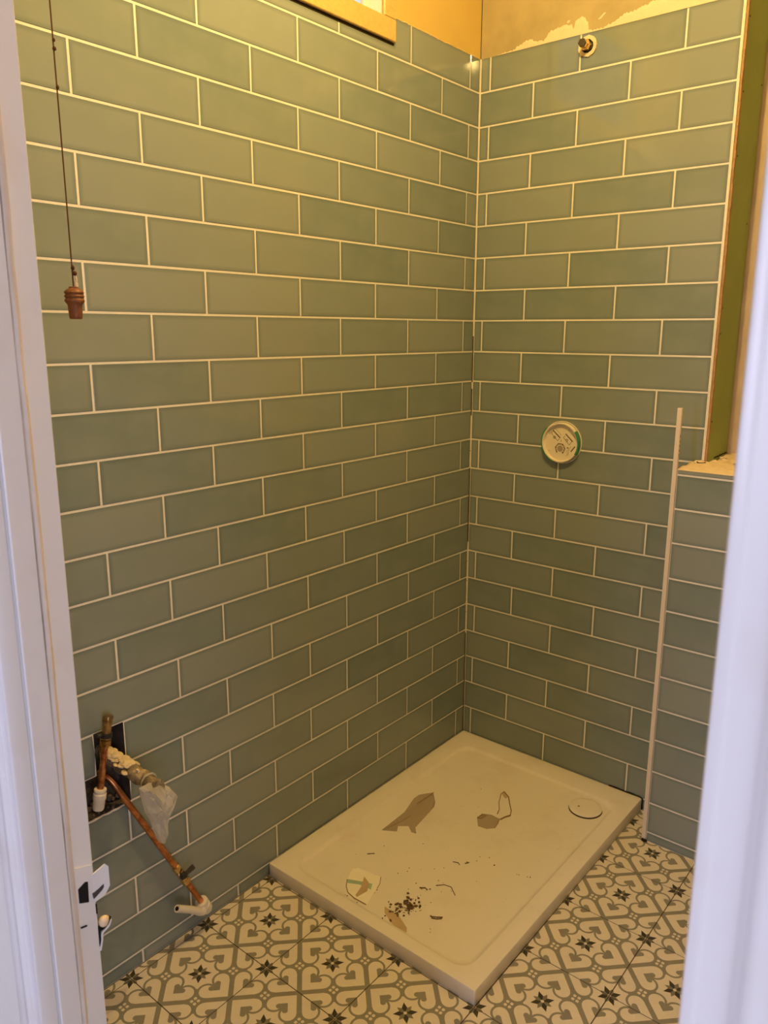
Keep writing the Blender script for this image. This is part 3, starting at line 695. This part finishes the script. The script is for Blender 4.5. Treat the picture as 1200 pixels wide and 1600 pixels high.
tag(obj('dirt_crumbs', bm, CRUMB), 'dark crumbs of dirt scattered over the front half of the shower tray', 'dirt', kind='stuff')
bm = bmesh.new()
for pts in ([(0.487, -0.876), (0.500, -0.868), (0.508, -0.862), (0.514, -0.858)], [(0.515, -0.863), (0.505, -0.873), (0.492, -0.879)], [(0.398, -0.807), (0.412, -0.797), (0.420, -0.800)]): ribbon(bm, pts, 0.0018)
for pts in ([(0.428, -0.770), (0.445, -0.752), (0.465, -0.748), (0.492, -0.768)], [(0.19, -0.79), (0.206, -0.775)], [(0.41, -0.655), (0.421, -0.650), (0.43, -0.655)], [(0.440, -0.640), (0.446, -0.628)]): ribbon(bm, pts, 0.0011)
tag(obj('dirt_streaks', bm, CRUMB), 'short dark streaks of dirt curled on the shower tray basin', 'dirt', kind='stuff')

# ------------------------------------------------------------------ shower valve cap on the back wall
VC = (0.3575, 0.0, 1.200)
cap = empty('shower_valve_cap', VC); tag(cap, 'round cream plaster-in cover of the shower valve with printed diagrams, on the back wall', 'valve cover')
bm = bmesh.new(); lathe(bm, VC, (0, -1, 0), [(0.0015, 0.0655), (0.016, 0.0650), (0.0172, 0.0642), (0.0172, 0.0610), (0.0060, 0.0590), (0.0060, 0.040)], 56, cap=False); obj('rim', bm, VALVE, cap, smooth=True)
bm = bmesh.new(); lathe(bm, VC, (0, -1, 0), [(0.0015, 0.0595), (0.0068, 0.0595), (0.0072, 0.0580), (0.0072, 0.0)], 48, cap=False); obj('face', bm, VALVE, cap, smooth=True)
def arc_band(bm, c, r0, r1, a0, a1, y0, y1, n=20):
    P = []
    for i in range(n + 1):
        a = math.radians(a0 + (a1 - a0) * i / n)
        P.append([bm.verts.new((c[0] + r * math.cos(a), y, c[2] + r * math.sin(a))) for r, y in ((r0, y0), (r1, y0), (r1, y1), (r0, y1))])
    for a, b in zip(P, P[1:]):
        for k in range(4): bm.faces.new((a[k], a[(k + 1) % 4], b[(k + 1) % 4], b[k]))
    bm.faces.new(P[0]); bm.faces.new(P[-1])
bm = bmesh.new(); arc_band(bm, VC, 0.0620, 0.0672, -32, 38, -0.0176, -0.001); obj('green_ring', bm, VGREEN, cap); bm = bmesh.new(); arc_band(bm, VC, 0.0640, 0.0692, 140, 250, -0.0165, -0.001); obj('green_ring', bm, VGREEN, cap)
arc = bmesh.new(); arc_band(arc, VC, 0.0672, 0.0700, 0, 359.9, -0.0022, 0.0, 60); obj('sealant_ring', arc, BEAD, cap)
def stroke(bm, a, b, wd, y=-0.0074):
    a, b = Vector(a), Vector(b); d = (b - a).normalized(); p = Vector((-d.y, d.x)) * wd / 2
    q = [a + p, b + p, b - p, a - p]
    lo = [bm.verts.new((VC[0] + v.x, y, VC[2] + v.y)) for v in q]; hi = [bm.verts.new((VC[0] + v.x, y + 0.0004, VC[2] + v.y)) for v in q]
    for k in range(4): bm.faces.new((lo[k], lo[(k + 1) % 4], hi[(k + 1) % 4], hi[k]))
    bm.faces.new(lo); bm.faces.new(hi[::-1])
P_ = lambda x, y: ((x - 575) / 262 * 0.0575, (548 - y) / 262 * 0.0575)
bm = bmesh.new()
for a, b, wd in (((430, 375), (557, 482), .0035), ((640, 412), (760, 520), .0035), ((800, 590), (738, 672), .0035), ((425, 400), (410, 428), .0014), ((410, 428), (515, 528), .0014), ((515, 528), (545, 490), .0014), ((635, 440), (608, 470), .0014), ((608, 470), (708, 575), .0014), ((708, 575), (745, 520), .0014), ((572, 505), (572, 540), .0014), ((678, 610), (690, 628), .004), ((425, 305), (440, 318), .003)):
    stroke(bm, P_(*a), P_(*b), wd)
for c in ((462, 478), (664, 508)):
    cc = P_(*c); arc_band(bm, (VC[0] + cc[0], 0, VC[2] + cc[1]), 0.0026, 0.0046, 0, 359.9, -0.0075, -0.0070, 16)
cc = P_(562, 640)
for k in range(16):
    a = -60 + k * 18.5
    arc_band(bm, (VC[0] + cc[0], 0, VC[2] + cc[1]), 0.0130 + 0.001 * (k % 2), 0.0172 + 0.0014 * (k % 3 == 0), a, a + 15, -0.0075, -0.0070, 3)
obj('printed_diagram', bm, INK, cap)['kind'] = 'stuff'
bm = bmesh.new()
for a, b in (((470, 345), (565, 430)), ((452, 350), (440, 372)), ((565, 430), (552, 445)), ((690, 365), (800, 470)), ((672, 355), (690, 365)), ((735, 400), (790, 455)), ((735, 595), (660, 690)), ((715, 640), (665, 750)), ((700, 690), (690, 740)), ((370, 425), (400, 395)), ((375, 440), (440, 372)), ((365, 680), (400, 690))):
    stroke(bm, P_(*a), P_(*b), 0.0013)
cc = P_(562, 640); arc_band(bm, (VC[0] + cc[0], 0, VC[2] + cc[1]), 0.0002, 0.0105, 0, 359.9, -0.0074, -0.0070, 20)
obj('fine_print', bm, INKG, cap)['kind'] = 'stuff'

# ------------------------------------------------------------------ shower outlet at the top of the back wall
SO = (0.374, 0.0, 2.373)
so = empty('shower_outlet', SO); tag(so, 'open brass shower pipe outlet with pale ragged collar, high on the back wall', 'pipe outlet')
bm = bmesh.new(); arc_band(bm, SO, 0.0185, 0.0285, 0, 359.9, -0.005, -0.0001, 30); 
for v in bm.verts: v.co.x += random.uniform(-.0012, .0012); v.co.z += random.uniform(-.0012, .0012)
obj('collar', bm, FILLER, so)
bm = bmesh.new(); arc_band(bm, SO, 0.013, 0.0195, 0, 359.9, -0.002, -0.0001, 24); obj('gap', bm, DARKHOLE, so)
bm = bmesh.new(); lathe(bm, SO, (0, -1, 0), [(0.0, 0.0125), (0.012, 0.0125), (0.0125, 0.0150), (0.022, 0.0150), (0.0225, 0.0115), (0.036, 0.0115)], 6); obj('brass_nut', bm, BRASS, so)
bm = bmesh.new(); lathe(bm, (SO[0], -0.0362, SO[2]), (0, -1, 0), [(0, 0.0120), (0.006, 0.0120), (0.0065, 0.0085)], 6); obj('dark_end', bm, plain('dark_pipe_end', (0.05, 0.04, 0.02), 0.5, 0.5), so)  # dark hex end in place of the open pipe mouth

# ------------------------------------------------------------------ tile trim strip at the corner of the low wall
tr = empty('tile_trim', (0.784, -0.152, 0.0)); tag(tr, 'tall cream plastic trim strip on the corner of the low tiled wall', 'tile trim')
bm = bmesh.new(); box(bm, (0.7775, -0.1560, 0.006), (0.7905, -0.1470, 1.350), 0.0016, 2); obj('bead', bm, TRIM, tr)
bm = bmesh.new(); box(bm, (0.7795, -0.1468, 0.006), (0.7812, -0.120, 1.348)); fl = obj('flange', bm, TRIM, tr)
bm = bmesh.new()
for z in (1.215, 1.228, 1.241, 1.254, 1.268): box(bm, (0.79045, -0.1525, z), (0.7908, -0.1490, z + 0.008))
obj('flange_slot', bm, SLOT, tr)
bm = bmesh.new(); lump(bm, (0.787, -0.158, 0.004), 0.006, 2, (1.6, 1, 0.6)); obj('dark_foot', bm, EDGEDARK, tr)

# ------------------------------------------------------------------ ceiling pull cord
PX, PY = 0.30, -1.6400
pc = empty('pull_cord', (PX, PY, 1.572)); tag(pc, 'brown turned wooden pull on a thin dark cord, hanging before the left wall', 'pull cord')
bm = bmesh.new(); zt = 1.6225; K = 8.6e-5; W = 9.3e-5
prof = [(765, 40), (768, 78), (792, 80), (797, 92), (820, 130), (850, 158), (872, 166), (888, 160), (896, 148), (912, 148), (925, 162), (940, 168), (955, 164), (966, 150), (978, 148), (992, 160), (1015, 168), (1042, 164), (1062, 150), (1090, 128), (1115, 122), (1200, 119), (1290, 113), (1345, 108), (1360, 100)]
lathe(bm, (PX, PY, zt + 765 * K), (0, 0, -1), [(a * K, b * W) for a, b in prof], 32); obj('wooden_pull', bm, PULLWOOD, pc, smooth=True)
bm = bmesh.new(); tube(bm, [(PX - 0.0012, PY, Z_CEIL - 0.001), (PX - 0.001, PY, 2.2), (PX - 0.0015, PY + 0.0005, 1.95), (PX, PY, 1.80), (PX, PY, 1.655), (PX, PY, 1.622)], 0.00115, 8)
for z, r in ((1.985, .0024), (1.973, .0028), (1.919, .0026)): lump(bm, (PX, PY + 0.0008, z), r, 2, (1, 1, 1.2), 0.12)
lump(bm, (PX, PY + 0.0014, 1.652), 0.0030, 2, (1, 1, 1.5), 0.12); lump(bm, (PX, PY + 0.0035, 1.6435), 0.0040, 2, (1, 1, 1.0), 0.12); obj('cord', bm, CORD, pc, smooth=True)
bm = bmesh.new()
for s in (-1, 1): tube(bm, catmull([(PX, PY + 0.003, 1.642), (PX + 0.001 * s, PY + 0.0040 + 0.0015 * s, 1.634), (PX, PY + 0.0055 - 0.0012 * s, 1.627), (PX, PY + 0.006, 1.621)]), 0.0016, 8)
obj('white_thread', bm, plain('cream_thread', (0.72, 0.62, 0.46), 0.8, 0.2), pc, smooth=True)

# ------------------------------------------------------------------ pipes at the hole in the left wall
hp = empty('basin_supply_pipe', (0.03, -1.505, 0.52)); tag(hp, 'short upright copper pipe with white push-fit end, at the hole in the wall', 'water pipe')
A, B = Vector((0.036, -1.4925, 0.716)), Vector((0.030, -1.5300, 0.508))
d = (B - A).normalized(); at = lambda t: A + d * t
bm = bmesh.new(); lathe(bm, at(0.075), d, [(0, 0.0075), (0.115, 0.0075)], 16); obj('copper_pipe', bm, COPPER, hp, smooth=True)
bm = bmesh.new(); lathe(bm, at(0.0), d, [(0, 0.006), (0.001, 0.0105), (0.006, 0.0118), (0.012, 0.0120), (0.016, 0.0105), (0.032, 0.0098), (0.040, 0.0100)], 20); lathe(bm, at(0.052), d, [(0, 0.0105), (0.004, 0.0105), (0.005, 0.0135), (0.017, 0.0135), (0.018, 0.0100), (0.024, 0.0090)], 6); obj('brass_valve', bm, metal('tarnished_brass', (0.25, 0.16, 0.07), (0.62, 0.44, 0.22), 0.35, 60), hp, smooth=True)
bm = bmesh.new(); lathe(bm, at(0.040), d, [(0, 0.0105), (0.001, 0.0130), (0.011, 0.0130), (0.012, 0.0105)], 20); box(bm, (0.028, -1.524, 0.672), (0.040, -1.510, 0.680), 0.002); obj('valve_band', bm, BLACK, hp, smooth=True)
bm = bmesh.new(); lathe(bm, at(0.172), d, [(0, 0.010), (0.001, 0.0135), (0.005, 0.0140), (0.007, 0.0120), (0.010, 0.0120), (0.012, 0.0145), (0.024, 0.0148), (0.027, 0.0132), (0.046, 0.0128), (0.050, 0.0115), (0.0515, 0.007)], 24); obj('push_fit_fitting', bm, PUSHFIT, hp, smooth=True)
# waste stub caked in mortar
ws = empty('waste_pipe_stub', (0.0, -1.474, 0.588)); tag(ws, 'thick mortar-crusted waste pipe stub sticking straight out of the wall hole', 'waste pipe')
bm = bmesh.new(); rings = []
P = [(-0.045 + 0.23 * i / 26, -1.474 + 0.002 * math.sin(i), 0.590 + 0.0012 * math.sin(i * 1.7) - 0.004 * i / 26) for i in range(27)]
tube(bm, P, 0.0172, 22, jitter=0.055); obj('crusted_pipe', bm, MORTAR, ws, smooth=True)
bm = bmesh.new()
for i in range(70):
    a = random.gauss(1.57, 0.55); x = random.uniform(-0.02, 0.085)
    lump(bm, (x, -1.474 + 0.0165 * math.cos(a), 0.589 + 0.0165 * math.sin(a)), random.uniform(0.003, 0.0085), 2, (1.6, 1.1, 0.4), 0.10)
obj('mortar_crust', bm, SAND, ws, smooth=True)['kind'] = 'stuff'
# polythene bag on its end
bag = empty('plastic_bag', (0.18, -1.47, 0.44)); tag(bag, 'crumpled clear plastic bag covering the open end of the mortar-crusted waste pipe', 'plastic bag')
OUT = [(-1.516, 0.603), (-1.504, 0.606), (-1.492, 0.603), (-1.473, 0.597), (-1.46, 0.581), (-1.452, 0.578), (-1.444, 0.571), (-1.432, 0.555), (-1.420, 0.534), (-1.432, 0.520), (-1.445, 0.502), (-1.452, 0.478), (-1.458, 0.456), (-1.461, 0.437), (-1.472, 0.446), (-1.482, 0.462), (-1.491, 0.490), (-1.498, 0.517), (-1.506, 0.540), (-1.512, 0.565)]
cy, cz = -1.474, 0.535; X0 = 0.178
bm = bmesh.new(); rnd = random.Random(3); N = len(OUT)
def bagpt(k, t, side):
    y, z = OUT[k]; depth = 0.021 * math.sqrt(max(0.0, 1 - t * t)) * (0.5 + 0.5 * min(1, max(0, (z - 0.43) / 0.15)))
    fold = 0.0045 * math.sin(k * 2.3 + t * 5 + side) + rnd.uniform(-0.003, 0.003)
    return (X0 + side * depth + fold * (1 if t < 0.98 else 0.5), cy + (y - cy) * t + rnd.uniform(-.0012, .0012), cz + (z - cz) * t + rnd.uniform(-.0012, .0012))
edge = [bm.verts.new(bagpt(k, 1.0, 1)) for k in range(N)]
for side in (1, -1):
    prev = edge
    for t in (0.86, 0.68, 0.48, 0.26):
        cur = [bm.verts.new(bagpt(k, t, side)) for k in range(N)]
        for k in range(N): bm.faces.new((prev[k], prev[(k + 1) % N], cur[(k + 1) % N], cur[k]))
        prev = cur
    c = bm.verts.new((X0 + side * 0.021, cy, cz))
    for k in range(N): bm.faces.new((prev[k], prev[(k + 1) % N], c))
obj('polythene', bm, BAG, bag)
bm = bmesh.new(); tube(bm, [(0.150, -1.4745 + 0.0195 * math.cos(a * 0.5236), 0.586 + 0.0195 * math.sin(a * 0.5236)) for a in range(13)], 0.0022, 6, jitter=0.3); obj('gathered_neck', bm, BAG, bag)
bm = bmesh.new(); box(bm, (0.118, -1.484, 0.6035), (0.126, -1.480, 0.6095)); obj('torn_fleck', bm, FILLER, bag)
# copper feed running down the wall
fp = empty('copper_feed_pipe', (0.02, -1.265, 0.05)); tag(fp, 'long copper pipe slanting down the left wall to a white elbow near the floor', 'water pipe')
A, B = Vector((0.0165, -1.4270, 0.4190)), Vector((0.028, -1.2680, 0.0860)); d = (B - A).normalized(); L = (B - A).length; at = lambda t: A + d * t
tv = L * 0.62
bm = bmesh.new(); tube(bm, catmull([(-0.040, -1.488, 0.545), (-0.012, -1.473, 0.525), (0.008, -1.455, 0.480), A, at(0.05)], 6) + [at(tv - 0.02)], 0.0076, 16); lathe(bm, at(tv + 0.045), d, [(0, 0.0076), (L - tv - 0.046, 0.0076)], 16); obj('copper_pipe', bm, COPPER, fp, smooth=True)
bm = bmesh.new(); lathe(bm, at(tv - 0.025), d, [(0, 0.008), (0.001, 0.0115), (0.014, 0.0115), (0.016, 0.0095), (0.024, 0.0095), (0.026, 0.0110), (0.046, 0.0110), (0.048, 0.0095), (0.056, 0.0095), (0.058, 0.0120), (0.071, 0.0120), (0.072, 0.008)], 8); obj('isolating_valve', bm, BRASS, fp)
c = at(tv + 0.008); bm = bmesh.new(); box(bm, (c.x + 0.006, c.y - 0.008, c.z - 0.008), (c.x + 0.020, c.y + 0.008, c.z + 0.008), 0.002)
hv = Vector((c.x + 0.014, c.y, c.z)); dv = Vector((0.0, 0.80, 0.22)).normalized(); 
lathe(bm, hv - dv * 0.004, dv, [(0, 0.006), (0.030, 0.0095), (0.036, 0.0088)], 4); obj('valve_lever', bm, BLACK, fp)
bm = bmesh.new(); lathe(bm, at(L - 0.006), d, [(0, 0.0110), (0.001, 0.0168), (0.010, 0.0174), (0.013, 0.0145), (0.016, 0.0145), (0.018, 0.0168), (0.034, 0.0168), (0.041, 0.0135), (0.044, 0.006)], 24); obj('push_fit_elbow', bm, PUSHFIT, fp, smooth=True)
e0 = at(L + 0.020); e = catmull([e0, e0 + Vector((0.012, -0.022, 0.004)), e0 + Vector((0.016, -0.050, 0.030)), e0 + Vector((0.020, -0.098, 0.067))], 6)
bm = bmesh.new(); tube(bm, e, 0.0094, 16); lathe(bm, e0 + Vector((0.004, -0.006, 0.001)), Vector((0.012, -0.022, 0.006)), [(0, 0.011), (0.002, 0.0128), (0.016, 0.0128), (0.018, 0.0085)], 20); tl = obj('plastic_tail', bm, PUSHFIT, fp, smooth=True)
dt = (e[-1] - e[-2]).normalized(); bm = bmesh.new(); lathe(bm, e[-1] - dt * 0.001, dt, [(0, 0.0054), (0.0018, 0.0054)], 16); obj('open_bore', bm, DARKHOLE, tl)
